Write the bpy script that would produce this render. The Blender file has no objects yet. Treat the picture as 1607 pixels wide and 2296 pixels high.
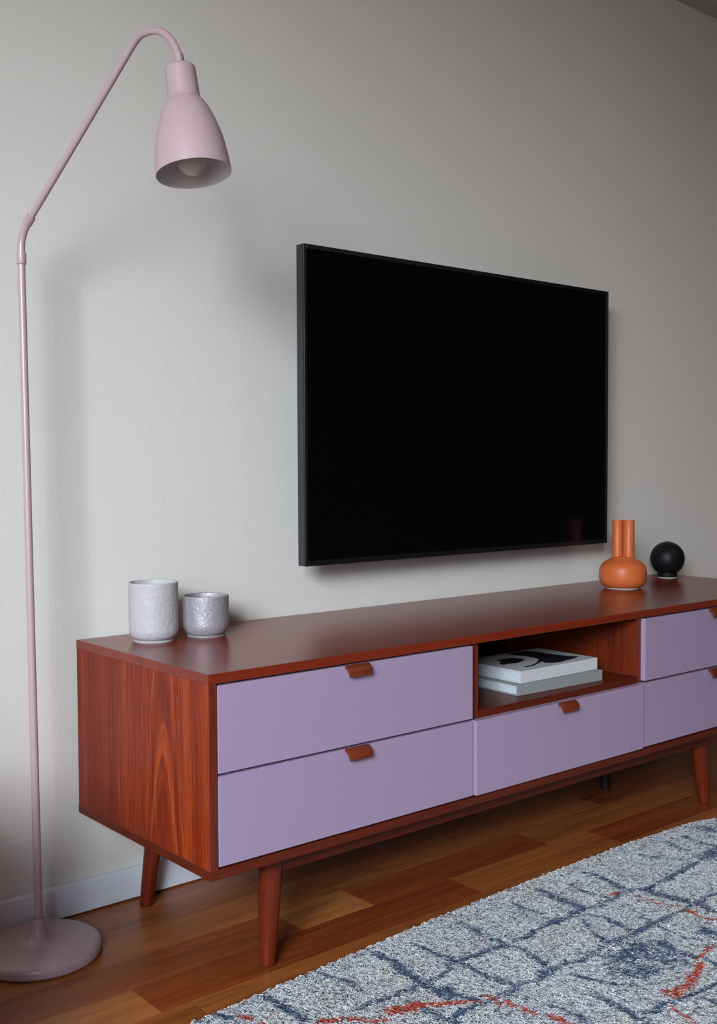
import bpy, bmesh, math, random
import numpy as np
from mathutils import Vector, Matrix

# ---------------------------------------------------------------- camera, light, exposure
scn = bpy.context.scene
COL = scn.collection
cam_d = bpy.data.cameras.new('camera')
cam_d.sensor_fit = 'VERTICAL'; cam_d.sensor_height = 36.0
cam_d.lens = 2455.06 * 36.0 / 2296.0
cam_d.clip_start = 0.02
cam = bpy.data.objects.new('camera', cam_d); COL.objects.link(cam)
right = Vector((0.7643257, -0.6448157, -0.0043366))
fwd = Vector((0.6440963, 0.7637592, -0.0425661))
up = Vector((0.0307594, 0.0297412, 0.9990842))
m = Matrix.Identity(4)
for i, v in enumerate((right, up, -fwd)):
    for j in range(3): m[j][i] = v[j]
m.translation = Vector((-0.95756, -2.01428, 0.89147))
cam.matrix_world = m
scn.camera = cam

scn.view_settings.view_transform = 'Standard'
scn.view_settings.look = 'None'
scn.view_settings.gamma = 1.0
scn.view_settings.use_curve_mapping = False
scn.view_settings.exposure = 0.28

world = bpy.data.worlds.new('sky'); scn.world = world; world.use_nodes = True
wb = world.node_tree.nodes['Background']
wb.inputs[1].default_value = 10.0
_n = world.node_tree.nodes; _l = world.node_tree.links
_tc = _n.new('ShaderNodeTexCoord'); _sx = _n.new('ShaderNodeSeparateXYZ'); _rp = _n.new('ShaderNodeValToRGB')
_l.new(_tc.outputs['Generated'], _sx.inputs[0]); _l.new(_sx.outputs['Z'], _rp.inputs[0]); _l.new(_rp.outputs[0], wb.inputs[0])
_e = _rp.color_ramp.elements   # dull ground below the horizon, overcast sky above it
_e[0].position = 0.0; _e[0].color = (0.22, 0.20, 0.17, 1); _e[1].position = 0.06; _e[1].color = (0.66, 0.76, 0.92, 1)

def area(name, loc, target, sx, sy, power, color):
    l = bpy.data.lights.new(name, 'AREA'); l.shape = 'RECTANGLE'; l.size = sx; l.size_y = sy
    l.energy = power; l.color = color
    o = bpy.data.objects.new(name, l); COL.objects.link(o)
    o.location = loc
    o.rotation_euler = (Vector(target) - Vector(loc)).to_track_quat('-Z', 'Y').to_euler()
    return o
# window in the left wall: bright sky patch high outside it, and the rest of the sky through a portal
WY0, WY1, WZ0, WZ1 = -3.40, -1.45, 0.70, 2.24
area('sky_patch_light', (-4.2, -4.0, 2.55), (0.4, 0, 0.9), 1.8, 1.4, 385, (0.86, 0.94, 1.0))
portal = area('window_portal', (-2.10, (WY0+WY1)/2, (WZ0+WZ1)/2), (0, (WY0+WY1)/2, (WZ0+WZ1)/2), WY1-WY0, WZ1-WZ0, 1, (1, 1, 1))
portal.data.cycles.is_portal = True
# warm fill light added below the ceiling on the right, without any fixture
area('warm_fill_light', (2.1, -1.9, 2.29), (2.1, -1.9, 0), 0.6, 0.6, 5.0, (1.0, 0.72, 0.52))

# ---------------------------------------------------------------- helpers
def link(o, parent=None):
    COL.objects.link(o)
    if parent: o.parent = parent
    return o
def tag(o, label=None, cat=None, group=None, kind=None):
    if label: o['label'] = label
    if cat: o['category'] = cat
    if group: o['group'] = group
    if kind: o['kind'] = kind
    return o
def empty(name, loc=(0, 0, 0)):
    o = bpy.data.objects.new(name, None); o.empty_display_size = .05; o.location = loc
    return link(o)
def obj(name, bm, mat, parent=None, smooth=False, loc=(0, 0, 0), autosmooth=None):
    me = bpy.data.meshes.new(name)
    if isinstance(bm, tuple): me.from_pydata(bm[0], [], bm[1])
    else:
        bmesh.ops.recalc_face_normals(bm, faces=bm.faces)
        bm.to_mesh(me); bm.free()
    for mm in (mat if isinstance(mat, (list, tuple)) else [mat]): me.materials.append(mm)
    if smooth:
        me.shade_smooth()
        if autosmooth: me.set_sharp_from_angle(angle=math.radians(autosmooth))
    o = bpy.data.objects.new(name, me); o.location = loc
    return link(o, parent)
def box(bm, x0, x1, y0, y1, z0, z1, bev=0.0, seg=1):
    r = bmesh.ops.create_cube(bm, size=1.0)
    for v in r['verts']:
        v.co = Vector(((x0+x1)/2 + v.co.x*(x1-x0), (y0+y1)/2 + v.co.y*(y1-y0), (z0+z1)/2 + v.co.z*(z1-z0)))
    if bev:
        es = list({e for v in r['verts'] for e in v.link_edges})
        bmesh.ops.bevel(bm, geom=es, offset=bev, segments=seg, affect='EDGES', profile=.5)
    return bm
def bx(*a, **k):
    return box(bmesh.new(), *a, **k)
def lathe(prof, n=64, center=(0, 0, 0), axis=None, closed=False, mats=None):
    """prof: list of (r, z); returns a bmesh of the surface of revolution."""
    bm = bmesh.new(); rings = []
    A = Matrix.Identity(3)
    if axis is not None: A = Vector((0, 0, 1)).rotation_difference(Vector(axis).normalized()).to_matrix()
    c = Vector(center)
    for r, z in prof:
        if r < 1e-6: rings.append([bm.verts.new(c + A @ Vector((0, 0, z)))])
        else: rings.append([bm.verts.new(c + A @ Vector((r*math.cos(2*math.pi*i/n), r*math.sin(2*math.pi*i/n), z))) for i in range(n)])
    for k, (a, b) in enumerate(zip(rings, rings[1:])):
        for i in range(n):
            j = (i+1) % n
            if len(a) == 1 and len(b) == 1: continue
            if len(a) == 1: f = bm.faces.new((a[0], b[i], b[j]))
            elif len(b) == 1: f = bm.faces.new((a[i], b[0], a[j]))
            else: f = bm.faces.new((a[i], b[i], b[j], a[j]))
            if mats: f.material_index = mats[k]
    return bm
def tube(pts, rad, n=24, caps=True):
    bm = bmesh.new(); P = [Vector(p) for p in pts]
    if not isinstance(rad, (list, tuple)): rad = [rad]*len(P)
    T = []
    for i in range(len(P)):
        a = P[max(i-1, 0)]; b = P[min(i+1, len(P)-1)]; T.append((b-a).normalized())
    ref = Vector((1, 0, 0)) if abs(T[0].x) < .9 else Vector((0, 1, 0))
    nrm = (ref - T[0]*ref.dot(T[0])).normalized(); rings = []
    for i in range(len(P)):
        nrm = (nrm - T[i]*nrm.dot(T[i])).normalized(); bn = T[i].cross(nrm)
        rings.append([bm.verts.new(P[i] + rad[i]*(math.cos(2*math.pi*k/n)*nrm + math.sin(2*math.pi*k/n)*bn)) for k in range(n)])
    for a, b in zip(rings, rings[1:]):
        for i in range(n): bm.faces.new((a[i], a[(i+1) % n], b[(i+1) % n], b[i]))
    if caps:
        bm.faces.new(rings[0][::-1]); bm.faces.new(rings[-1])
    return bm
def smooth_path(pts, sub=6):
    P = [Vector(p) for p in pts]; out = []
    for i in range(len(P)-1):
        p0 = P[max(i-1, 0)]; p1 = P[i]; p2 = P[i+1]; p3 = P[min(i+2, len(P)-1)]
        for k in range(sub):
            t = k/sub
            out.append(.5*((2*p1) + (-p0+p2)*t + (2*p0-5*p1+4*p2-p3)*t*t + (-p0+3*p1-3*p2+p3)*t**3))
    out.append(P[-1]); return out

# ---------------------------------------------------------------- materials
class NT:
    def __init__(s, name, rough=.5, spec=.5):
        s.m = bpy.data.materials.new(name); s.m.use_nodes = True
        s.t = s.m.node_tree; s.b = s.t.nodes['Principled BSDF']
        s.b.inputs['Roughness'].default_value = rough
        s.b.inputs['Specular IOR Level'].default_value = spec
    def n(s, typ, **kw):
        x = s.t.nodes.new(typ)
        for k, v in kw.items():
            if k.startswith('i_'):
                key = k[2:]
                x.inputs[int(key) if key.isdigit() else key].default_value = v
            else: setattr(x, k, v)
        return x
    def l(s, a, b): s.t.links.new(a, b)
    def math(s, op, a, b=None, c=None):
        x = s.n('ShaderNodeMath', operation=op)
        for i, v in enumerate((a, b, c)):
            if v is None: continue
            if isinstance(v, (int, float)): x.inputs[i].default_value = v
            else: s.l(v, x.inputs[i])
        return x.outputs[0]
    def mapping(s, scale=(1, 1, 1), loc=(0, 0, 0), rot=(0, 0, 0), coord='Object', src=None):
        if src is None: src = s.n('ShaderNodeTexCoord').outputs[coord]
        mp = s.n('ShaderNodeMapping'); mp.inputs['Scale'].default_value = scale
        mp.inputs['Location'].default_value = loc; mp.inputs['Rotation'].default_value = rot
        s.l(src, mp.inputs['Vector']); return mp.outputs[0]
    def noise(s, vec, scale, detail=3, rough=.5, dist=0):
        x = s.n('ShaderNodeTexNoise'); x.inputs['Scale'].default_value = scale
        x.inputs['Detail'].default_value = detail; x.inputs['Roughness'].default_value = rough
        x.inputs['Distortion'].default_value = dist
        s.l(vec, x.inputs['Vector']); return x.outputs['Fac']
    def ramp(s, fac, stops):
        x = s.n('ShaderNodeValToRGB'); e = x.color_ramp.elements
        while len(e) < len(stops): e.new(.5)
        for el, (p, c) in zip(e, stops):
            el.position = p; el.color = (*c, 1) if len(c) == 3 else c
        s.l(fac, x.inputs[0]); return x.outputs[0]
    def mix(s, fac, a, b, blend='MIX'):
        x = s.n('ShaderNodeMix', data_type='RGBA', blend_type=blend)
        for sock, v in ((x.inputs[0], fac), (x.inputs[6], a), (x.inputs[7], b)):
            if isinstance(v, (int, float)): sock.default_value = v
            elif isinstance(v, tuple): sock.default_value = (*v, 1) if len(v) == 3 else v
            else: s.l(v, sock)
        return x.outputs[2]
    def color(s, c):
        if isinstance(c, tuple): s.b.inputs['Base Color'].default_value = (*c, 1)
        else: s.l(c, s.b.inputs['Base Color'])
        return s
    def bump(s, h, strength=.3, dist=.001):
        x = s.n('ShaderNodeBump'); x.inputs['Strength'].default_value = strength
        x.inputs['Distance'].default_value = dist
        s.l(h, x.inputs['Height']); s.l(x.outputs[0], s.b.inputs['Normal']); return s

def mat_wall():
    k = NT('wall_paint', .85, .25)
    v = k.mapping((1, 1, 1), rot=(0, math.radians(28), 0))
    v2 = k.mapping((1.0, 1.0, .42), src=v)
    a = k.noise(v2, 300, 3, .55, .6); b = k.noise(v2, 90, 2)
    h = k.math('ADD', k.math('MULTIPLY', a, .8), k.math('MULTIPLY', b, .5))
    big = k.noise(k.mapping(), 1.3, 2)
    k.color(k.mix(big, (.640, .612, .566), (.665, .638, .592)))
    return k.bump(h, .45, .0016).m
def mat_plain(name, c, rough=.5, spec=.5, bs=0, bscale=200, bd=.0006, var=.06):
    k = NT(name, rough, spec)
    n = k.noise(k.mapping(), bscale, 3)
    lo = tuple(x*(1-var) for x in c); hi = tuple(min(1, x*(1+var)) for x in c)
    k.color(k.mix(n, lo, hi))
    if bs: k.bump(n, bs, bd)
    return k.m
YARCH = .345
def mat_wood(name, axis='z', dark=(.060, .0065, .0022), mid=(.120, .0150, .0042), light=(.22, .035, .009), rough=.38, spec=.45, cathedral=False, coat=0.0):
    k = NT(name, rough, spec)
    L = .020
    sc = {'x': (L, 1, 1), 'y': (1, L, 1), 'z': (1, 1, L)}[axis]
    base = k.n('ShaderNodeTexCoord').outputs['Object']
    v = k.mapping(sc, src=base)
    fine = k.noise(v, 620, 2, .6)
    med = k.noise(v, 85, 3, .6, .3)
    broad = k.noise(v, 16, 2, .5)
    f = k.math('ADD', k.math('MULTIPLY', fine, .48), k.math('ADD', k.math('MULTIPLY', med, .30), k.math('MULTIPLY', broad, .37)))
    if cathedral:
        sep = k.n('ShaderNodeSeparateXYZ'); k.l(base, sep.inputs[0])
        wob = k.noise(k.mapping((1, 1, .5), src=base), 9, 2)
        dy = k.math('ADD', k.math('ADD', sep.outputs['Y'], YARCH), k.math('MULTIPLY', k.math('SUBTRACT', wob, .5), .03))
        ad = k.math('ABSOLUTE', dy)
        q = k.math('DIVIDE', k.math('MULTIPLY', k.math('MULTIPLY', dy, dy), 130), k.math('ADD', 1.0, k.math('MULTIPLY', ad, 7)))
        vv = k.math('ADD', sep.outputs['Z'], q)
        n1 = k.n('ShaderNodeTexNoise', noise_dimensions='1D'); n1.inputs['Scale'].default_value = 11
        n1.inputs['Detail'].default_value = 2; n1.inputs['Roughness'].default_value = .45
        k.l(vv, n1.inputs['W'])
        arch = k.ramp(n1.outputs['Fac'], [(.35, (.30,)*3), (.52, (.42,)*3), (.60, (1,)*3), (.66, (.45,)*3), (.8, (.3,)*3)])
        fade = k.math('SUBTRACT', 1.0, k.math('MULTIPLY', k.math('MINIMUM', ad, .2), 4.2))
        yb = k.math('MULTIPLY', k.math('SUBTRACT', -.2, sep.outputs['Y']), .35)   # lighter towards the front, darker towards the back
        f = k.math('ADD', k.math('ADD', f, yb), k.math('MULTIPLY', k.math('SUBTRACT', arch, .45), k.math('MULTIPLY', fade, .33)))
    c = k.ramp(f, [(.36, dark), (.56, mid), (.82, light)])
    k.color(c)
    if coat:
        k.b.inputs['Coat Weight'].default_value = coat; k.b.inputs['Coat Roughness'].default_value = .22
    return k.bump(fine, .12, .0004).m
def mat_plank():
    k = NT('floor_laminate', .34, .5)
    oi = k.n('ShaderNodeObjectInfo')
    base = k.n('ShaderNodeTexCoord').outputs['Object']
    add = k.n('ShaderNodeVectorMath', operation='ADD'); k.l(base, add.inputs[0]); 
    off = k.n('ShaderNodeVectorMath', operation='MULTIPLY'); k.l(oi.outputs['Location'], off.inputs[0]); off.inputs[1].default_value = (1.7, 9.3, 1)
    k.l(off.outputs[0], add.inputs[1])
    v = k.mapping((.06, 1, 1), src=add.outputs[0])
    fine = k.noise(v, 420, 3, .6); med = k.noise(v, 60, 3, .6, .8); br = k.noise(v, 17, 2)
    f = k.math('ADD', k.math('MULTIPLY', fine, .3), k.math('ADD', k.math('MULTIPLY', med, .4), k.math('MULTIPLY', br, .35)))
    g = k.ramp(f, [(.38, (.50, .44, .40)), (.53, (1, 1, 1)), (.70, (1.5, 1.48, 1.42))])
    c = k.mix(1.0, oi.outputs['Color'], g, 'MULTIPLY')
    k.color(c)
    return k.bump(fine, .06, .0003).m
def mat_ceramic(name, c, rough, spec, metal=0, strength=.9):
    k = NT(name, rough, spec)
    k.b.inputs['Metallic'].default_value = metal
    v = k.mapping((1, 1, .8))
    wv = k.noise(v, 60, 3, .6, 1.3)
    n = k.noise(v, 190, 3, .6, 1.5)
    h = k.math('ADD', wv, k.math('MULTIPLY', n, .6))
    k.color(c)
    return k.bump(h, strength, .0022).m

M_wall = mat_wall()
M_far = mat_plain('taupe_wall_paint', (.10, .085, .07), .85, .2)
M_ceil = mat_plain('ceiling_paint', (.50, .51, .52), .9, .2, .2, 180)
M_base = mat_plain('skirting_paint', (.70, .73, .80), .5, .4)
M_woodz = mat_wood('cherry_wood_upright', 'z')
M_woodx = mat_wood('cherry_wood_lengthwise', 'x', dark=(.052, .0070, .0024), mid=(.094, .0130, .0042), light=(.150, .024, .0075), rough=.38, spec=.2)
M_woody = mat_wood('cherry_wood_crosswise', 'y')
M_side = mat_wood('cherry_veneer_arched_grain', 'z', dark=(.068, .0052, .0015), mid=(.150, .0135, .0030), light=(.36, .053, .010), cathedral=True, rough=.42, spec=.22)
M_top = mat_wood('cherry_wood_top', 'x', dark=(.115, .012, .004), mid=(.165, .018, .006), light=(.225, .030, .009), rough=.26, spec=.42)
M_leg = mat_wood('cherry_wood_leg', 'z', dark=(.066, .0070, .0022), mid=(.118, .0145, .0038), light=(.19, .031, .008), rough=.36, spec=.25)
M_handle = mat_wood('cherry_wood_handle', 'x', dark=(.075, .0095, .003), mid=(.145, .0215, .006), light=(.25, .046, .013), rough=.4)
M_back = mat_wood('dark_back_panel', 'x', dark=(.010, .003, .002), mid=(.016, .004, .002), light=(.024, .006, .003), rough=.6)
M_lav = mat_plain('lavender_lacquer', (.335, .240, .352), .42, .4, .05, 900, .0002, .03)
M_plank = mat_plank()
M_pink = mat_plain('dusty_pink_powder_coat', (.42, .298, .316), .36, .8, .06, 1400, .0001, .03)
M_white_in = mat_plain('white_enamel', (.80, .80, .84), .45, .4)
M_black = mat_plain('black_ceramic', (.0045, .0045, .006), .48, .22, .12, 500, .0002)
M_tvbody = mat_plain('dark_grey_tv_casing', (.024, .025, .031), .42, .5)
M_bezel = mat_plain('black_bezel', (.006, .006, .007), .35, .3)
M_orange = mat_plain('orange_glaze', (.55, .120, .030), .42, .4, .15, 1100, .0003, .08)
M_chalk = mat_plain('unglazed_clay', (.55, .52, .50), .8, .2)
M_mug1 = mat_ceramic('white_lilac_textured_ceramic', (.435, .410, .425), .45, .5, 0, .8)
M_mug2 = mat_ceramic('silver_lilac_textured_ceramic', (.33, .305, .33), .42, .8, .25, .7)
M_grey_cover = mat_plain('pale_grey_cover', (.54, .55, .545), .55, .35)
M_grey2_cover = mat_plain('mid_grey_cover', (.25, .265, .262), .55, .35)
M_ink = mat_plain('black_printed_ink', (.010, .010, .016), .5, .3)
def mat_pages():
    k = NT('page_edges', .7, .2)
    n = k.noise(k.mapping((.2, .2, 1)), 900, 2)
    k.color(k.mix(n, (.42, .45, .48), (.58, .61, .64))); return k.m
M_pages = mat_pages()
def mat_screen():
    k = NT('black_glass_screen', .16, .12); k.color((.002, .002, .0025)); return k.m
M_screen = mat_screen()
def mat_pane():
    m_ = bpy.data.materials.new('window_glass'); m_.use_nodes = True; t = m_.node_tree; t.nodes.clear()
    o = t.nodes.new('ShaderNodeOutputMaterial'); mx = t.nodes.new('ShaderNodeMixShader')
    tr = t.nodes.new('ShaderNodeBsdfTransparent'); gl = t.nodes.new('ShaderNodeBsdfGlossy'); 
    gl.inputs['Roughness'].default_value = .02
    mx.inputs[0].default_value = .05; t.links.new(tr.outputs[0], mx.inputs[1]); t.links.new(gl.outputs[0], mx.inputs[2])
    t.links.new(mx.outputs[0], o.inputs[0]); return m_
M_pane = mat_pane()
def mat_bulb():
    k = NT('pearl_bulb_glass', .08, .5); k.color((.80, .76, .70))
    k.b.inputs['Transmission Weight'].default_value = .35; k.b.inputs['IOR'].default_value = 1.25
    return k.m
M_bulb = mat_bulb()
M_brass = mat_plain('dull_metal', (.45, .40, .34), .35, .5)

# ---------------------------------------------------------------- room
XL, XR, YF, H = -2.0, 4.6, -4.9, 2.334
def struct(name, bm, mat, parent=None, **kw):
    o = obj(name, bm, mat, parent, **kw)
    if parent is None: o['kind'] = 'structure'
    return o
struct('wall_back', bx(XL-.12, XR+.12, 0, .12, -.05, H), M_wall)
struct('wall_right', bx(XR, XR+.12, YF-.12, 0, -.05, H), M_far)
struct('wall_front', bx(XL-.12, XR+.12, YF-.12, YF, -.05, H), M_far)
bm = bmesh.new()
box(bm, XL-.12, XL, YF, WY0, -.05, H); box(bm, XL-.12, XL, WY1, 0, -.05, H)
box(bm, XL-.12, XL, WY0, WY1, -.05, WZ0); box(bm, XL-.12, XL, WY0, WY1, WZ1, H)
struct('wall_left', bm, M_wall)
struct('ceiling', bx(XL-.12, XR+.12, YF-.12, .12, H, H+.1), M_ceil)
# window: frame, sash bars, panes, sill
win = empty('window_1', (0, 0, 0)); win['kind'] = 'structure'
bm = bmesh.new()
for (a, b, c, d) in ((WY0, WY0+.04, WZ0, WZ1), (WY1-.04, WY1, WZ0, WZ1), (WY0+.04, WY1-.04, WZ0, WZ0+.04), (WY0+.04, WY1-.04, WZ1-.04, WZ1)):
    box(bm, XL-.115, XL-.08, a, b, c, d, .002)
obj('window_frame', bm, M_base, win)
wm = (WY0+WY1)/2
obj('mullion', bx(XL-.115, XL-.08, wm-.02, wm+.02, WZ0+.04, WZ1-.04), M_base, win)
for a, b in ((WY0+.04, wm-.02), (wm+.02, WY1-.04)):
    obj('pane', bx(XL-.105, XL-.101, a, b, WZ0+.04, WZ1-.04), M_pane, win)
obj('window_sill', bx(XL-.075, XL+.05, WY0-.03, WY1+.03, WZ0-.02, WZ0+.004, .003), M_base, win)

# skirting
BT, BH = .0176, .0653
struct('baseboard_back', bx(XL+.0005, XR-.0005, -BT, -.0003, .0035, BH, .0012), M_base)
struct('baseboard_right', bx(XR-BT, XR-.0003, YF+.0005, -BT-.001, .0035, BH, .0012), M_base)

# floor: sub-floor slab with single laminate strips laid on it
floor = struct('floor', bx(XL, XR, YF, 0, -.06, -.0125), mat_plain('subfloor', (.03, .02, .015), .9, .1))
ROW = .104
def plank_mesh(L):
    bm = bx(0, L-.00035, -ROW+.00035, 0, -.012, 0)
    es = [e for e in bm.edges if all(v.co.z > -.001 for v in e.verts)]
    bmesh.ops.bevel(bm, geom=es, offset=.0002, segments=1, affect='EDGES')
    me = bpy.data.meshes.new('plank'); bmesh.ops.recalc_face_normals(bm, faces=bm.faces); bm.to_mesh(me); bm.free()
    me.materials.append(M_plank); return me
rng = random.Random(5)
TONE = {'l': (.33, .112, .030), 'm': (.275, .080, .019), 'd': (.225, .057, .013), 'r': (.205, .044, .010), 'o': (.30, .092, .022)}
known = {0: [(-2, 'm'), (-.9, 'm'), (.95, 'd'), (1.7, 'm')],
         1: [(-2, 'd'), (-1.0, 'm'), (.36, 'd'), (1.05, 'm'), (1.9, 'd')],
         2: [(-2, 'm'), (-.62, 'o'), (.62, 'm'), (1.35, 'd'), (2.1, 'm')],
         3: [(-2, 'l'), (-.9, 'd'), (.292, 'l'), (.473, 'r'), (1.02, 'm'), (1.62, 'd'), (2.3, 'm')],
         4: [(-2, 'm'), (-.68, 'l'), (-.076, 'r'), (.69, 'o'), (1.156, 'r'), (1.75, 'm'), (2.4, 'd')],
         5: [(-2, 'd'), (-.7, 'm'), (-.02, 'o'), (.70, 'm'), (.77, 'o'), (1.31, 'm'), (1.9, 'o')]}
mesh_cache = {}
nrow = int(math.ceil((-YF - .0495)/ROW)) + 1
for r in range(nrow):
    ytop = -.0495 - ROW*(r-1)
    cuts = []
    if r in known:
        cuts = list(known[r]); x = cuts[-1][0] + rng.uniform(.7, 1.0)
    else:
        x = XL; 
    while x < XR - .2:
        cuts.append((x, rng.choice('lmdro'))); x += rng.choice((1.0, 1.2, 1.3, 1.4)) if x > XL else rng.uniform(.4, 1.1)
    for i, (x, tn) in enumerate(cuts):
        x1 = cuts[i+1][0] if i+1 < len(cuts) else XR
        L = round(x1 - x, 3)
        if L not in mesh_cache: mesh_cache[L] = plank_mesh(L)
        if r == 0:
            me = plank_mesh(L)
            for v in me.vertices: v.co.y = v.co.y*.46
            o = bpy.data.objects.new('plank', me); o.location = (x, -.002, 0)
        elif ytop - ROW < YF:
            continue
        else:
            o = bpy.data.objects.new('plank', mesh_cache[L]); o.location = (x, ytop, 0)
        t = TONE[tn]; j = rng.uniform(.94, 1.06)
        o.color = (t[0]*j, t[1]*j, t[2]*j, 1)
        link(o, floor)

# ---------------------------------------------------------------- tv cabinet
W, YB, YFR = 1.9587, -.0132, -.4959
ZB, ZT = .2053, .55
YR = -.484                                  # recessed plane of the niche frame
cab = tag(empty('tv_cabinet', (0, 0, 0)), 'long low cherry-red wooden cabinet with lavender drawers on tapered legs', 'cabinet')
obj('top_panel', bx(0, W, YFR, YB, ZT-.0170, ZT, .0012, 2), M_top, cab)
obj('bottom_panel', bx(0, W, YFR, YB, ZB, ZB+.0167, .0008), M_woodx, cab)
obj('side_panel', bx(.0006, .0158, YFR+.0014, YB-.001, ZB+.0167, ZT-.0170, .0003), M_side, cab)
obj('side_panel', bx(W-.0158, W-.0006, YFR+.0014, YB-.001, ZB+.0167, ZT-.0170, .0003), M_side, cab)
obj('shaded_edge_strip', bx(.0006, .0158, YFR+.0002, YFR+.0014, ZB+.0167, ZT-.0170), M_woodz, cab)  # darker wood strip: shade on the front edge put into the colour
obj('shaded_edge_strip', bx(W-.0158, W-.0006, YFR+.0002, YFR+.0014, ZB+.0167, ZT-.0170), M_woodz, cab)
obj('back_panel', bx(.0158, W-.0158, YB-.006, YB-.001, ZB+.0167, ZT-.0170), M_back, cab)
NX0, NX1 = .6485, 1.1870
obj('divider', bx(.6370, NX0, YR, YB-.006, ZB+.0167, ZT-.0170), M_woodz, cab)
obj('divider', bx(NX1, 1.2010, YR, YB-.006, ZB+.0167, ZT-.0170), M_woodz, cab)
ZS = .3928
obj('niche_shelf', bx(NX0, NX1, YR, YB-.006, .3700, ZS), M_woodx, cab)
def handle(x0, x1, yf, zt, parent):
    prof = [(0, .0006), (.0040, .0006), (.0078, -.0010), (.0118, -.0036), (.0148, -.0076), (.0163, -.0125), (.0166, -.0185),
            (.0150, -.0198), (.0134, -.0186), (.0122, -.0140), (.0098, -.0100), (.0060, -.0068), (.0030, -.0055), (0, -.0050)]
    bm = bmesh.new(); n = len(prof); secs = []
    xs = [x0, x0+.0015, x1-.007, x1-.004, x1-.0015, x1]
    sc = [.97, 1, 1, .97, .88, .70]
    for x, s in zip(xs, sc):
        secs.append([bm.verts.new((x, yf - o*s, zt + (z if z > -.002 else z*(.4+.6*s)))) for o, z in prof])
    for a, b in zip(secs, secs[1:]):
        for i in range(n): bm.faces.new((a[i], a[(i+1) % n], b[(i+1) % n], b[i]))
    bm.faces.new(secs[0]); bm.faces.new(secs[-1][::-1])
    return obj('handle', bm, M_handle, parent, True, autosmooth=40)
def drawer(x0, x1, yf, yb, z0, z1, hx, label=None):
    d = obj('drawer', bx(x0, x1, yf, yb, z0, z1, .0006), M_lav, cab)
    handle(hx, hx+.055, yf, z1, d)
ZM = .3800
drawer(.0178, .6208, YFR, YR+.006, ZM+.0022, .5293, .289)
drawer(.0178, .6208, YFR, YR+.006, .2258, ZM-.0024, .2885)
drawer(.6250, 1.1872, YFR-.0061, YR-.0004, .2258, .3776, .8785)
drawer(1.2004, W-.0178, YFR, YR+.006, ZM+.0022, .5293, 1.466)
drawer(1.1905, W-.0178, YFR, YR+.006, .2258, ZM-.0024, 1.466)
def leg(bx_, by_, tx, ty, rt=.0245, rb=.0147, ztop=ZB):
    ax = Vector((tx-bx_, ty-by_, ztop)); L = ztop
    bm = bmesh.new(); n = 32; rings = []
    prof = [(0, 0), (rb*.8, 0), (rb*.97, .002), (rb*1.0, .005)]
    prof += [(rb+(rt-rb)*t, .005+(L-.005)*t) for t in (.25, .5, .75, 1)]
    prof += [(0, L)]
    for r, z in prof:
        t = z/L; c = Vector((bx_+(tx-bx_)*t, by_+(ty-by_)*t, z))
        rings.append([bm.verts.new(c)] if r == 0 else [bm.verts.new(c+Vector((r*math.cos(2*math.pi*i/n), r*math.sin(2*math.pi*i/n), 0))) for i in range(n)])
    for a, b in zip(rings, rings[1:]):
        for i in range(n):
            j = (i+1) % n
            if len(a) == 1: bm.faces.new((a[0], b[j], b[i]))
            elif len(b) == 1: bm.faces.new((a[i], a[j], b[0]))
            else: bm.faces.new((a[i], a[j], b[j], b[i]))
    return obj('leg', bm, M_leg, cab, True, autosmooth=50)
leg(.1557, -.4367, .170, -.428)
leg(1.571, -.4222, 1.545, -.415)
leg(.1220, -.0600, .140, -.080, rt=.0205, rb=.0142)
leg(1.604, -.0600, 1.585, -.080, rt=.0205, rb=.0142)
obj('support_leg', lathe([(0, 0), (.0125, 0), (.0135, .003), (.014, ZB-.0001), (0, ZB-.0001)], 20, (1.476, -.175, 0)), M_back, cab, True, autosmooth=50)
obj('apron', bx(.150, 1.565, -.444, -.426, .1640, ZB-.0001, .001), M_woodx, cab)
obj('apron', bx(.150, 1.580, -.085, -.067, .1640, ZB-.0001, .001), M_woodx, cab)

# ---------------------------------------------------------------- television
tv = tag(empty('television', (0, 0, 0)), 'large black flat-screen television mounted on the wall above the cabinet', 'television')
TX0, TX1, TZ0, TZ1, TY = .4985, 1.5692, .6697, 1.3735, -.1032
bm = bmesh.new(); bwid = .0085
obj('casing', bx(TX0, TX1, TY+.0008, TY+.0236, TZ0, TZ1, .0015, 2), M_tvbody, tv)
bm = bmesh.new()
for a in ((TX0, TX0+bwid, TZ0, TZ1), (TX1-bwid+.003, TX1, TZ0, TZ1), (TX0+bwid, TX1-bwid+.003, TZ0, TZ0+.0115), (TX0+bwid, TX1-bwid+.003, TZ1-.0100, TZ1)):
    box(bm, a[0], a[1], TY-.0040, TY+.0008, a[2], a[3], .0004)
obj('bezel', bm, M_bezel, tv)
obj('screen', bx(TX0+bwid+.0002, TX1-bwid+.0028, TY-.0005, TY+.0008, TZ0+.0117, TZ1-.0102), M_screen, tv)
bm = bmesh.new(); box(bm, .72, 1.35, TY+.0236, TY+.050, .76, 1.12, .006)
obj('rear_housing', bm, M_bezel, tv)
bm = bmesh.new(); box(bm, .90, 1.17, TY+.050, -.0005, .86, 1.04, .001)
obj('wall_bracket', bm, M_bezel, tv)

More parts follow.
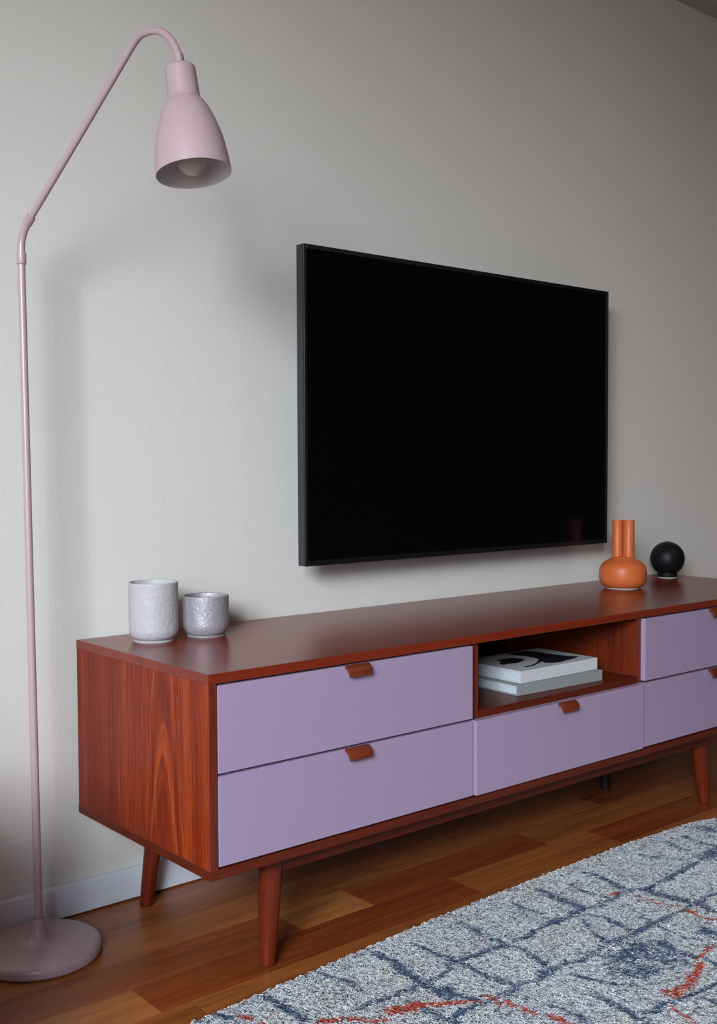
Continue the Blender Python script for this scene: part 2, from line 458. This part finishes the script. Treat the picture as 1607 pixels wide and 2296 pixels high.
# ---------------------------------------------------------------- floor lamp
lamp = tag(empty('floor_lamp', (-.139, -.133, 0)), 'dusty pink metal floor lamp with bent arm and bell-shaped shade', 'lamp')
o_ = Vector((-.139, -.133, 0))
def lp(pts): return [Vector(p) - o_ for p in pts]
R_ = .1125
prof = [(0, .0015), (R_-.004, .0015), (R_-.001, .003), (R_, .006), (R_, .014), (R_-.0015, .0185), (R_-.006, .0225), (R_-.013, .0245)]
prof += [(.060, .0265), (.036, .0285), (.026, .0315), (.0195, .037), (.0150, .045), (.0125, .054), (.0112, .063), (.0106, .068), (.0098, .0685), (.0090, .066), (0, .066)]
obj('base', lathe(prof, 96), M_pink, lamp, True, autosmooth=50)
ARM = [[-.1473, -.1264, 1.252], [-.1472, -.1269, 1.2716], [-.1470, -.1273, 1.2888], [-.1455, -.1322, 1.3039], [-.1427, -.1415, 1.3192], [-.1405, -.1483, 1.3277], [-.1322, -.1753, 1.3551], [-.1011, -.2757, 1.4586], [-.0726, -.368, 1.5546], [-.0671, -.3856, 1.5731], [-.063, -.3991, 1.5852], [-.0583, -.4142, 1.5911], [-.0517, -.4356, 1.5906], [-.0452, -.4566, 1.5817], [-.0408, -.4709, 1.5674], [-.0383, -.4788, 1.5545], [-.0364, -.4849, 1.54], [-.0357, -.4873, 1.5256]]
bot = Vector((-.1385, -.1325, .062))
obj('pole', tube(lp([bot, Vector(ARM[0])]), [.0073, .0066], 32), M_pink, lamp, True, autosmooth=50)
d0 = (Vector(ARM[0])-bot).normalized()
obj('joint_collar', tube(lp([Vector(ARM[0])-d0*.0005, Vector(ARM[0]), Vector(ARM[1])-d0*.0003, Vector(ARM[1])]), [.0082, .0084, .0084, .0080], 32), M_pink, lamp, True, autosmooth=40)
elb = [ARM[1], ARM[2], ARM[3], ARM[4], ARM[5]]
obj('elbow', tube(lp(smooth_path(elb, 6)), .0066, 32), M_pink, lamp, True, autosmooth=50)
e1 = (Vector(ARM[6])-Vector(ARM[5])).normalized()
c0 = Vector(ARM[5]) - e1*.010; c1 = Vector(ARM[5]) + e1*.0065
obj('joint_collar', tube(lp([c0, c0+e1*.0006, c1-e1*.0006, c1]), [.0080, .0086, .0086, .0080], 32), M_pink, lamp, True, autosmooth=40)
arm_pts = [c1 - e1*.003] + [Vector(a) for a in ARM[6:]]
sp = smooth_path(arm_pts, 8)
sp = [sp[0]] + [(sp[i-1]+sp[i]*2+sp[i+1])/4 for i in range(1, len(sp)-1)] + [sp[-1]]
obj('arm', tube(lp(sp), .0061, 32), M_pink, lamp, True, autosmooth=50)
top = Vector((-.0357, -.4873, 1.5256)); rim = Vector((-.0280, -.5135, 1.3517))
ax = (rim - top).normalized(); ax = (ax + Vector((-.02, -.035, 0))).normalized()
top_n = rim - ax*.1765
sk = [(.0064, -.021), (.0078, -.0205), (.0082, -.019), (.0084, -.004), (.0080, -.003), (0, -.003)]
obj('shade_socket', lathe([(0, -.021)]+sk, 32, top_n-o_, ax), M_pink, lamp, True, autosmooth=40)
obj('shade_nipple', lathe([(0, -.004), (.0062, -.004), (.0062, .001), (0, .001)], 24, top_n-o_, ax), M_brass, lamp, True, autosmooth=40)
LS = .1765
so = [(0, 0), (.018, .0), (.0222, .0009), (.0242, .0030), (.0247, .007), (.0253, .0300), (.0262, LS*.285), (.0285, LS*.325), (.0350, LS*.378), (.0440, LS*.50), (.0525, LS*.665), (.0572, LS*.83), (.0588, LS*.93), (.0597, LS)]
si = [(.0588, LS), (.0578, LS*.93), (.0562, LS*.83), (.0515, LS*.665), (.0430, LS*.50), (.034, LS*.378), (.0272, LS*.325), (.0250, LS*.28), (.0235, .03), (.0228, .006), (0, .004)]
def dens(p, k=4):
    out = []
    for (a, b), (c, d) in zip(p, p[1:]):
        for i in range(k): out.append((a+(c-a)*i/k, b+(d-b)*i/k))
    return out + [p[-1]]
def crom(p, k=5):
    v = smooth_path([(a, b, 0) for a, b in p], k); return [(max(q.x, 0), q.y) for q in v]
so2 = so[:5] + crom(so[4:], 5)[1:]; si2 = crom(si[:8], 5) + si[8:]
pr_ = so2 + si2
obj('shade', lathe(pr_, 96, top_n-o_, ax, mats=[0]*(len(so2)) + [1]*(len(si2)-1)), [M_pink, M_white_in], lamp, True, autosmooth=50)
bc = .1545; br = .0238
bp = [(.0, .050), (.0125, .050), (.0125, .110)] + [(br*math.sin(a), bc-br*math.cos(a)) for a in [math.radians(x) for x in range(34, 180, 8)]] + [(0, bc+br)]
bulb = obj('bulb', lathe(bp[2:] if False else [(0, .109)]+bp[2:], 48, top_n-o_, ax), M_bulb, lamp, True, autosmooth=60)
obj('bulb_socket', lathe([(0, .006), (.015, .006), (.0155, .100), (.0135, .110), (0, .110)], 32, top_n-o_, ax), M_chalk, lamp, True, autosmooth=40)

# ---------------------------------------------------------------- cups
def cup(name, cx, cy, r, h, foot, mat, label, seed):
    root = tag(empty(name, (cx, cy, ZT)), label, 'cup')
    z0 = .0045
    out = [(foot*.93, z0), (foot*1.02, z0+.0008), (r*.90, z0+.0045), (r*.965, z0+.0095), (r*.995, z0+.016)]
    n = 26; out += [(r, z0+.016+(h-.017-z0-.0005)*i/n + .0005) for i in range(1, n+1)]
    out += [(r-.0004, h-.0004), (r-.0012, h), (r-.0024, h-.0004)]
    inn = [(r-.0030, h-.002)] + [(r-.0034, h-.002-(h-.024)*i/8) for i in range(1, 9)] + [(r-.009, .014), (r-.018, .0105), (0, .010)]
    bm = lathe([(0, z0)]+out+inn, 96)
    nz = random.Random(seed)
    ph = [(nz.uniform(0, 6.28), nz.uniform(2, 9), nz.uniform(30, 120), nz.uniform(-60, 60)) for _ in range(14)]
    for v in bm.verts:
        rr = math.hypot(v.co.x, v.co.y)
        if rr > r*.97 and .012 < v.co.z < h-.003:
            a = math.atan2(v.co.y, v.co.x)
            s = sum(math.sin(p + k*a + w*v.co.z + 2*math.sin(a*2+v.co.z*q)) for p, k, w, q in ph)/14
            f = 1 + s*.008
            v.co.x *= f; v.co.y *= f
    obj('body', bm, mat, root, True, autosmooth=60)
    obj('foot_ring', lathe([(0, 0), (foot, 0), (foot*1.01, .0006), (foot*1.01, .0024), (foot*.97, .0033), (foot*.93, .0046), (0, .0046)], 72), mat, root, True, autosmooth=40)
    return root
cup('tall_ceramic_cup', .1125, -.1209, .0480, .1157, .0385, M_mug1, 'taller whitish lilac ceramic cup with rough swirled surface, left end of cabinet top', 3)
cup('short_ceramic_cup', .2250, -.1327, .0462, .0817, .0385, M_mug2, 'shorter silvery grey ceramic cup with hammered surface, right of the taller cup', 8)

# ---------------------------------------------------------------- orange vase
VX, VY = 1.5443, -.1795
vase = tag(empty('orange_vase', (VX, VY, ZT)), 'squat orange ceramic vase with two upright tubular necks on the cabinet', 'vase')
k_ = .001238
p = [(0, 2), (36, 2), (37.5, 2.2), (42, 4.5), (46.5, 8.5), (49.8, 14), (51.6, 21), (52.2, 29), (52.0, 37), (51.0, 43.5), (48.5, 50), (44.0, 55.5), (38, 60), (31, 64), (26.5, 66.5), (23, 69), (12, 72), (0, 73)]
bm = lathe([(a*k_, b*k_) for a, b in [p[0]] + crom(p[1:], 4)], 80)
obj('body', bm, M_orange, vase, True, autosmooth=60)
cdir = Vector((.7643, -.6448, 0)).normalized(); fdir = Vector((.6441, .7638, 0)).normalized()
for s, rr, back in ((-1, 11.4, .45), (1, 12.6, -.35)):
    c = cdir*(s*11.5*k_) + fdir*(back*9*k_)
    rr *= k_; ztop = 151.5*k_
    pn = [(rr*1.28, 63*k_), (rr*1.12, 66*k_), (rr*1.03, 70*k_), (rr, 76*k_), (rr, ztop-.001), (rr-.0007, ztop), (rr-.0014, ztop), (rr-.0018, ztop-.001), (rr-.0020, 90*k_), (0, 88*k_)]
    obj('neck', lathe(pn, 48, c), M_orange, vase, True, autosmooth=50)
obj('foot', lathe([(0, 0), (36*k_, 0), (36.6*k_, .0006), (36.6*k_, .0022), (35*k_, .0032), (0, .0032)], 64), M_chalk, vase, True, autosmooth=40)

# ---------------------------------------------------------------- black round vase
ball = tag(empty('round_black_vase', (1.8747, -.0982, ZT)), 'small matte black ball-shaped vase on a short round foot, at far right', 'vase')
kb = .001325
R = 38.2*kb; zc = 43.3*kb
ang0 = math.asin(21.8*kb/R)
bm = lathe([(0, zc-R+.001)] + [(R*math.sin(a), zc-R*math.cos(a)) for a in [ang0+(math.pi-ang0-.10)*i/30 for i in range(31)]] + [(.0035, zc+R+.0006), (.0020, zc+R+.0010), (0, zc+R-.002)], 72)
obj('body', bm, M_black, ball, True, autosmooth=60)
obj('foot', lathe([(0, .002), (21.4*kb, .002), (21.9*kb, .004), (21.9*kb, .0185), (0, .0185)], 56), M_black, ball, True, autosmooth=40)
obj('foot_ring', lathe([(0, 0), (21.3*kb, 0), (21.5*kb, .0010), (21.3*kb, .0021), (0, .0021)], 56), M_chalk, ball, True, autosmooth=40)

# ---------------------------------------------------------------- books
def book(name, x0, x1, y0, y1, z0, z1, rot, cover, label, board=.0022):
    """spine faces the room (-y); page edges show left, right and back"""
    root = tag(empty(name, (x0, y0, z0)), label, 'book', None)
    root.rotation_euler = (0, 0, rot)
    w, d, h = x1-x0, y1-y0, z1-z0
    bm = bmesh.new()
    # C-shaped case: bottom board, spine, top board
    sec = [(0, 0), (0, h), (d, h), (d, h-board), (board, h-board), (board, board), (d, board), (d, 0)]
    a = [bm.verts.new((0, y, z)) for y, z in sec]; b = [bm.verts.new((w, y, z)) for y, z in sec]
    for i in range(8): bm.faces.new((a[i], a[(i+1) % 8], b[(i+1) % 8], b[i]))
    for s, r_ in ((a, 1), (b, -1)):
        for q in ((0, 1, 4, 5), (1, 2, 3, 4), (0, 5, 6, 7)):
            f = [s[i] for i in q]; bm.faces.new(f if r_ > 0 else f[::-1])
    obj('cover', bm, cover, root)
    obj('page_block', bx(.003, w-.003, board+.0003, d-.004, board+.0001, h-board-.0001), M_pages, root)
    return root
b_low = book('grey_book', .8120, 1.0930, -.4440, -.245, ZS+.0002, ZS+.0235, math.radians(-2.2), M_grey2_cover, 'darker grey hardcover book at the bottom of the pair in the open niche')
b_up = book('art_book', .8320, 1.0950, -.4360, -.2560, ZS+.0237, ZS+.0500, math.radians(-.6), M_grey_cover, 'pale grey hardcover book with black ink shapes on its cover, on top')
STROKES=[["b",0.0094,[[0.524,-0.549],[0.517,-0.614],[0.514,-0.659],[0.514,-0.688]]],["b",0.0054,[[0.671,-0.546],[0.661,-0.582],[0.669,-0.632]]],["b",0.0136,[[0.756,-0.549],[0.754,-0.595],[0.753,-0.639],[0.755,-0.663]]],["b",0.0062,[[0.83,-0.577],[0.823,-0.631],[0.829,-0.659]]],["b",0.0128,[[0.908,-0.55],[0.903,-0.59],[0.894,-0.632],[0.897,-0.671]]],["b",0.0156,[[0.923,-0.682],[0.927,-0.732],[0.936,-0.774],[0.939,-0.81],[0.936,-0.852]]],["b",0.0053,[[1.08,-0.557],[1.102,-0.604],[1.141,-0.665]]],["b",0.0054,[[1.202,-0.544],[1.189,-0.593],[1.202,-0.633]]],["b",0.0078,[[1.268,-0.555],[1.257,-0.607],[1.268,-0.647]]],["b",0.0162,[[1.344,-0.542],[1.347,-0.577],[1.351,-0.596]]],["b",0.0227,[[1.173,-0.665],[1.229,-0.671]]],["b",0.0087,[[0.376,-0.667],[0.433,-0.673],[0.478,-0.676],[0.537,-0.68],[0.589,-0.676],[0.653,-0.671],[0.725,-0.67],[0.767,-0.674],[0.823,-0.677],[0.885,-0.672],[0.939,-0.683],[1.011,-0.683],[1.088,-0.673],[1.17,-0.662],[1.268,-0.647]]],["b",0.0091,[[0.239,-0.805],[0.286,-0.803],[0.333,-0.8],[0.371,-0.802],[0.409,-0.795],[0.453,-0.801],[0.514,-0.795],[0.562,-0.801],[0.616,-0.803],[0.663,-0.797],[0.721,-0.8],[0.757,-0.801],[0.814,-0.799],[0.872,-0.797],[0.921,-0.795],[0.987,-0.795],[1.028,-0.796]]],["b",0.0089,[[0.5,-0.987],[0.539,-0.998],[0.588,-1.003],[0.624,-1.012],[0.679,-1.011]]],["b",0.0093,[[0.39,-0.653],[0.398,-0.686],[0.393,-0.724],[0.401,-0.756],[0.404,-0.799]]],["b",0.012,[[0.523,-0.705],[0.518,-0.745],[0.509,-0.791]]],["b",0.0057,[[0.707,-0.697],[0.668,-0.763],[0.653,-0.798]]],["b",0.0071,[[0.741,-0.694],[0.743,-0.738],[0.735,-0.782],[0.742,-0.807]]],["b",0.0057,[[0.797,-0.764],[0.795,-0.793],[0.786,-0.836],[0.785,-0.874],[0.802,-0.898]]],["b",0.0063,[[0.509,-0.832],[0.522,-0.869],[0.532,-0.893],[0.556,-0.913]]],["b",0.0108,[[0.479,-0.909],[0.476,-0.945],[0.479,-0.976],[0.472,-1.012],[0.481,-1.038]]],["b",0.0081,[[0.406,-0.884],[0.409,-0.923],[0.397,-0.966]]],["b",0.0122,[[0.735,-0.85],[0.722,-0.894],[0.735,-0.924]]],["b",0.0107,[[0.741,-0.937],[0.735,-0.976]]],["b",0.0189,[[0.834,-0.877],[0.84,-0.912]]],["b",0.0084,[[0.314,-0.729],[0.314,-0.761],[0.323,-0.798]]],["b",0.0082,[[0.608,-1.028],[0.601,-1.059]]],["w",0.0453,[[0.626,-0.848],[0.69,-0.848],[0.689,-0.902]]],["w",0.0322,[[0.578,-0.875],[0.628,-0.91]]],["r",0.0048,[[0.845,-0.656],[0.875,-0.667]]],["r",0.0034,[[0.887,-0.696],[0.884,-0.73],[0.89,-0.757],[0.897,-0.788]]],["r",0.0052,[[0.894,-0.799],[0.891,-0.834],[0.897,-0.876]]],["r",0.0022,[[0.482,-0.618],[0.49,-0.648]]],["r",0.014,[[0.577,-0.975],[0.578,-0.987]]],["r",0.0098,[[0.586,-0.979],[0.624,-0.98],[0.663,-0.973],[0.71,-0.955]]],["r",0.0055,[[0.726,-0.933],[0.759,-0.935],[0.795,-0.93]]],["r",0.0072,[[0.277,-0.766],[0.3,-0.771]]],["r",0.0055,[[0.306,-0.78],[0.321,-0.796]]],["r",0.0066,[[0.346,-0.788],[0.334,-0.822]]],["r",0.006,[[0.35,-0.818],[0.354,-0.847]]],["r",0.006,[[0.362,-0.854],[0.364,-0.877]]],["r",0.0064,[[0.374,-0.893],[0.376,-0.923],[0.377,-0.949]]],["r",0.0043,[[0.544,-1.01],[0.539,-1.042]]],["r",0.0037,[[0.527,-1.053],[0.528,-1.067]]],["b",0.0126,[[0.064,-0.544],[0.069,-0.592],[0.069,-0.634],[0.072,-0.656]]],["b",0.0073,[[0.183,-0.549],[0.2,-0.597],[0.202,-0.636]]],["b",0.0154,[[0.309,-0.553],[0.312,-0.596],[0.297,-0.662],[0.298,-0.691],[0.299,-0.728],[0.304,-0.75]]],["b",0.0085,[[0.148,-0.685],[0.18,-0.687],[0.226,-0.683],[0.278,-0.683],[0.318,-0.689],[0.364,-0.68]]],["b",0.0124,[[0.236,-0.76],[0.242,-0.79],[0.241,-0.813]]],["b",0.0081,[[-0.026,-0.543],[-0.014,-0.57]]],["b",0.011,[[0.518,-0.556],[0.516,-0.589],[0.514,-0.644]]],["b",0.0063,[[0.384,-0.564],[0.391,-0.613],[0.401,-0.653]]],["r",0.0056,[[-0.001,-0.578],[0.009,-0.594]]],["r",0.0049,[[0.007,-0.62],[0.009,-0.633]]],["r",0.0068,[[0.091,-0.677],[0.121,-0.698]]],["r",0.0068,[[0.13,-0.706],[0.165,-0.732]]],["r",0.0107,[[0.186,-0.718],[0.222,-0.744]]],["r",0.0089,[[0.228,-0.737],[0.271,-0.756],[0.297,-0.774]]]]
INK=[[[0.9623,-0.2604],[1.0254,-0.2624],[1.0394,-0.293],[1.0398,-0.3346],[1.0463,-0.3701],[1.0612,-0.3954],[1.0416,-0.4055],[1.0049,-0.4098],[0.9714,-0.4163],[0.9499,-0.4103],[0.9403,-0.3985],[0.9506,-0.3783],[0.9709,-0.3462],[0.9735,-0.3143],[0.9629,-0.2875]],[[0.9522,-0.3797],[0.9224,-0.3939],[0.89,-0.4049],[0.8697,-0.4057],[0.8676,-0.3976],[0.8912,-0.3982],[0.9256,-0.3855],[0.9559,-0.3665]],[[0.8819,-0.3009],[0.9125,-0.3029],[0.934,-0.3135],[0.9413,-0.3368],[0.9192,-0.3505],[0.8909,-0.3581],[0.8707,-0.353],[0.8503,-0.354],[0.8553,-0.3346],[0.8737,-0.3266]]]
zz = .0500 - .0237
Ri = Matrix.Rotation(math.radians(.6), 3, 'Z')
bm = bmesh.new()
for poly in INK:
    P = [Ri @ (Vector((x+.012, y-.004, 0)) - Vector((.8320, -.4360, 0))) for x, y in poly]
    lo = [bm.verts.new((q.x, q.y, zz-.0001)) for q in P]; hi = [bm.verts.new((q.x, q.y, zz+.00025)) for q in P]
    n = len(P)
    bm.faces.new(hi); bm.faces.new(lo[::-1])
    for i in range(n): bm.faces.new((lo[i], lo[(i+1) % n], hi[(i+1) % n], hi[i]))
obj('cover_print', bm, M_ink, b_up)

# ---------------------------------------------------------------- chest added left of the lamp, stand-in for an unseen shade caster
M_oak = mat_wood('light_brown_wood', 'x', dark=(.16, .06, .02), mid=(.26, .11, .04), light=(.36, .17, .07), rough=.45)
chest = tag(empty('shade_caster_chest', (-.76, -.57, 0)), 'narrow light brown wooden chest with two drawers left of the floor lamp, unseen, added to shade the wall', 'chest')
obj('body', bx(-.19, .19, -.15, .15, .08, .485, .002), M_oak, chest)
obj('top_panel', bx(-.198, .198, -.158, .155, .4852, .505, .003), M_oak, chest)
for z in (.10, .295):
    d = obj('drawer', bx(-.178, .178, -.166, -.1502, z, z+.178, .002), M_oak, chest)
    obj('knob', lathe([(0, 0), (.006, 0), (.006, .010), (.011, .014), (.012, .020), (.009, .024), (0, .025)], 24, (0, -.1655, z+.089), (0, -1, 0)), M_brass, d, True, autosmooth=40)
for sx in (-1, 1):
    for sy in (-1, 1):
        obj('leg', tube([(sx*.165, sy*.125, 0), (sx*.160, sy*.120, .0799)], [.011, .016], 20), M_oak, chest, True, autosmooth=50)

# ---------------------------------------------------------------- rug
RX0, RX1, RYB = -.50, 2.35, -2.15
EDGE = [(-.6, -.560), (-.066, -.542), (.039, -.537), (.187, -.527), (.476, -.5075), (.815, -.4970), (1.13, -.4955), (1.364, -.508), (1.459, -.530), (1.8, -.56), (2.4, -.58)]
ex = np.array([e[0] for e in EDGE]); ey = np.array([e[1] for e in EDGE])
rug = tag(empty('rug', (0, 0, 0)), 'shaggy pale grey rug with dark blue grid streaks and red flecks', 'rug')
M_backing = mat_plain('rug_backing', (.16, .16, .17), .95, .1, .5, 300, .002)
xs = np.linspace(RX0+.004, RX1-.004, 60)
vs, fs = [], []
for x in xs:
    y1 = float(np.interp(x, ex, ey)) - .006
    vs += [(x, RYB+.004, .0008), (x, RYB+.004, .0085), (x, y1, .0085), (x, y1, .0008)]
for i in range(len(xs)-1):
    a = 4*i
    for j in range(4): fs.append((a+j, a+4+j, a+4+(j+1) % 4, a+(j+1) % 4))
fs += [(3, 2, 1, 0), (4*len(xs)-4, 4*len(xs)-3, 4*len(xs)-2, 4*len(xs)-1)]
bm = bmesh.new(); vv = [bm.verts.new(v) for v in vs]
for f in fs: bm.faces.new([vv[i] for i in f])
obj('backing', bm, M_backing, rug)

R0 = np.random.default_rng(11)
def grid(x0, x1, y0, y1, s):
    gx = np.arange(x0, x1, s); gy = np.arange(y0, y1, s)
    X, Y = np.meshgrid(gx, gy); X = X.ravel(); Y = Y.ravel()
    X = X + R0.uniform(-.5, .5, X.shape)*s*.9; Y = Y + R0.uniform(-.5, .5, Y.shape)*s*.9
    return X, Y
def dense(X, Y): return (Y > -.60 - .85*(X+.07)) & (Y > -1.19 + .617*(X-.577)) & (X > -.2)
Xa, Ya = grid(-.22, 1.9, -1.25, -.47, .0029)
ka = dense(Xa, Ya); Xa, Ya = Xa[ka], Ya[ka]
Xb, Yb = grid(RX0+.004, RX1, RYB+.004, -.47, .0050)
kb_ = ~dense(Xb, Yb); Xb = Xb[kb_]; Yb = Yb[kb_]
def inside(X, Y): return Y < np.interp(X, ex, ey) + .002*np.sin(X*260) - .001
ka = inside(Xa, Ya); Xa, Ya = Xa[ka], Ya[ka]; kb2 = inside(Xb, Yb); Xb, Yb = Xb[kb2], Yb[kb2]
X = np.concatenate([Xa, Xb]); Y = np.concatenate([Ya, Yb])
SZ = np.concatenate([np.ones(len(Xa)), np.full(len(Xb), 1.55)])
N = len(X)
def vnoise(X, Y, s, seed):
    g = np.random.default_rng(seed).uniform(0, 1, (64, 64))
    u = X/s; v = Y/s; i = np.floor(u).astype(int); j = np.floor(v).astype(int); fu = u-i; fv = v-j
    fu = fu*fu*(3-2*fu); fv = fv*fv*(3-2*fv)
    a = g[i % 64, j % 64]; b = g[(i+1) % 64, j % 64]; c = g[i % 64, (j+1) % 64]; d = g[(i+1) % 64, (j+1) % 64]
    return (a*(1-fu)+b*fu)*(1-fv) + (c*(1-fu)+d*fu)*fv
# strokes beyond the frame continue the loose grid of the pattern
rr = random.Random(4); EXTRA = []
for i in range(9):
    y = -.78 - .15*i; x = .62 + .05*i if i < 3 else -.5
    pl = []; x = -.5
    while x < 2.4:
        pl.append([x, y + rr.uniform(-.03, .03)]); x += .16
    EXTRA.append(['b', .020, [q for q in pl if q[1] < -1.02 + .0*q[0] or q[0] > 1.75 or q[0] < -.2 - .9*(q[1]+.6)]])
for i in range(14):
    x = -.5 + .21*i; y = -1.1 if x < 1.55 else -.58
    pl = []
    while y > RYB: pl.append([x + rr.uniform(-.03, .03), y]); y -= .14
    EXTRA.append(['b', .022, pl])
EXTRA.append(['r', .016, [[1.7, -.7], [1.85, -.85], [1.9, -1.1]]]); EXTRA.append(['r', .014, [[.3, -1.5], [.7, -1.45], [1.1, -1.55]]])
nx = X + (vnoise(X, Y, .03, 1)-.5)*.016; ny = Y + (vnoise(X, Y, .03, 2)-.5)*.016
pb = np.zeros(N); prd = np.zeros(N)
for kind, w, pl in STROKES + EXTRA:
    if len(pl) < 2: continue
    dmin = np.full(N, 9.)
    for (ax_, ay_), (bx_, by_) in zip(pl, pl[1:]):
        dx, dy = bx_-ax_, by_-ay_; L2 = dx*dx+dy*dy+1e-12
        if L2 > .2: continue
        t = np.clip(((nx-ax_)*dx+(ny-ay_)*dy)/L2, 0, 1)
        dmin = np.minimum(dmin, np.hypot(nx-ax_-t*dx, ny-ay_-t*dy))
    hw = w*.85
    s = np.clip(1.35 - dmin/hw, 0, 1)
    if kind == 'b': pb = np.maximum(pb, s*.86)
    elif kind == 'w': pb = np.maximum(pb, s*.62)
    else: prd = np.maximum(prd, np.clip(1.6-dmin/(hw*.9), 0, 1)*.85)
patch = vnoise(X, Y, .035, 5)
pb = np.clip(pb*(.62+.75*patch) + .035, 0, .93)
u = R0.uniform(0, 1, N); u2 = R0.uniform(0, 1, N); u3 = R0.uniform(0, 1, N)
lum = .60 + .30*u2 + .10*(vnoise(X, Y, .05, 7)-.5)
colr = np.stack([lum*.98, lum*1.0, lum*1.03], 1)
warm = (vnoise(X, Y, .09, 8) > .60) & (u3 < .35); colr[warm] *= np.array([1.02, .97, .88])
fleck = u3 > .94; colr[fleck] = np.array([.10, .105, .12])
mid = (u3 > .87) & (u3 <= .94); colr[mid] = np.array([.24, .25, .28])
isb = u < pb
shade = R0.uniform(.7, 1.5, N)[:, None]
deep = R0.uniform(0, 1, N) < .55
blue = np.where(deep[:, None], np.array([[.055, .085, .150]]), np.array([[.16, .215, .30]]))*shade
colr[isb] = blue[isb]
isr = R0.uniform(0, 1, N) < prd
colr[isr] = (np.array([[.50, .085, .055]])*shade)[isr]

# each tuft: bent three-sided strand, 9 triangles
az = -math.pi/2 + R0.normal(0, .22, N) + (vnoise(X, Y, .05, 9)-.5)*.7 + .15
lean = R0.uniform(.75, 1.08, N); Lh = R0.uniform(.0100, .0165, N)*np.sqrt(SZ)
rad = R0.uniform(.00065, .00105, N)*SZ
dirx, diry = np.cos(az), np.sin(az)
z0 = .0080
c0 = np.stack([X, Y, np.full(N, z0)], 1)
c1 = c0 + np.stack([dirx*Lh*.35*lean, diry*Lh*.35*lean, Lh*.50], 1)
c2 = c1 + np.stack([dirx*Lh*.75*lean, diry*Lh*.75*lean, Lh*.38*(1-lean)], 1)
V = np.empty((N, 7, 3))
ph0 = R0.uniform(0, 2*math.pi, N)
for k in range(3):
    a = ph0 + 2*math.pi*k/3
    off = np.stack([np.cos(a), np.sin(a), 0*a], 1)*rad[:, None]
    V[:, k] = c0 + off*.8
    V[:, 3+k] = c1 + off*1.15
V[:, 6] = c2
T = np.array([[0, 1, 4], [0, 4, 3], [1, 2, 5], [1, 5, 4], [2, 0, 3], [2, 3, 5], [3, 4, 6], [4, 5, 6], [5, 3, 6]])
F = (T[None] + (np.arange(N)*7)[:, None, None]).reshape(-1, 3)
me = bpy.data.meshes.new('pile')
me.vertices.add(N*7); me.vertices.foreach_set('co', V.reshape(-1).astype(np.float32))
me.loops.add(len(F)*3); me.loops.foreach_set('vertex_index', F.reshape(-1).astype(np.int32))
me.polygons.add(len(F)); me.polygons.foreach_set('loop_start', (np.arange(len(F))*3).astype(np.int32))
ca = me.color_attributes.new('tuft_colour', 'FLOAT_COLOR', 'POINT')
cc = np.ones((N, 7, 4), dtype=np.float32); cc[:, :, :3] = colr[:, None, :]
ca.data.foreach_set('color', cc.reshape(-1))
me.update(calc_edges=True); me.validate()
k = NT('rug_yarn', .92, .15)
at = k.n('ShaderNodeAttribute', attribute_name='tuft_colour'); k.color(at.outputs['Color'])
me.materials.append(k.m); me.shade_smooth()
po = bpy.data.objects.new('pile', me); link(po, rug); po['kind'] = 'stuff'
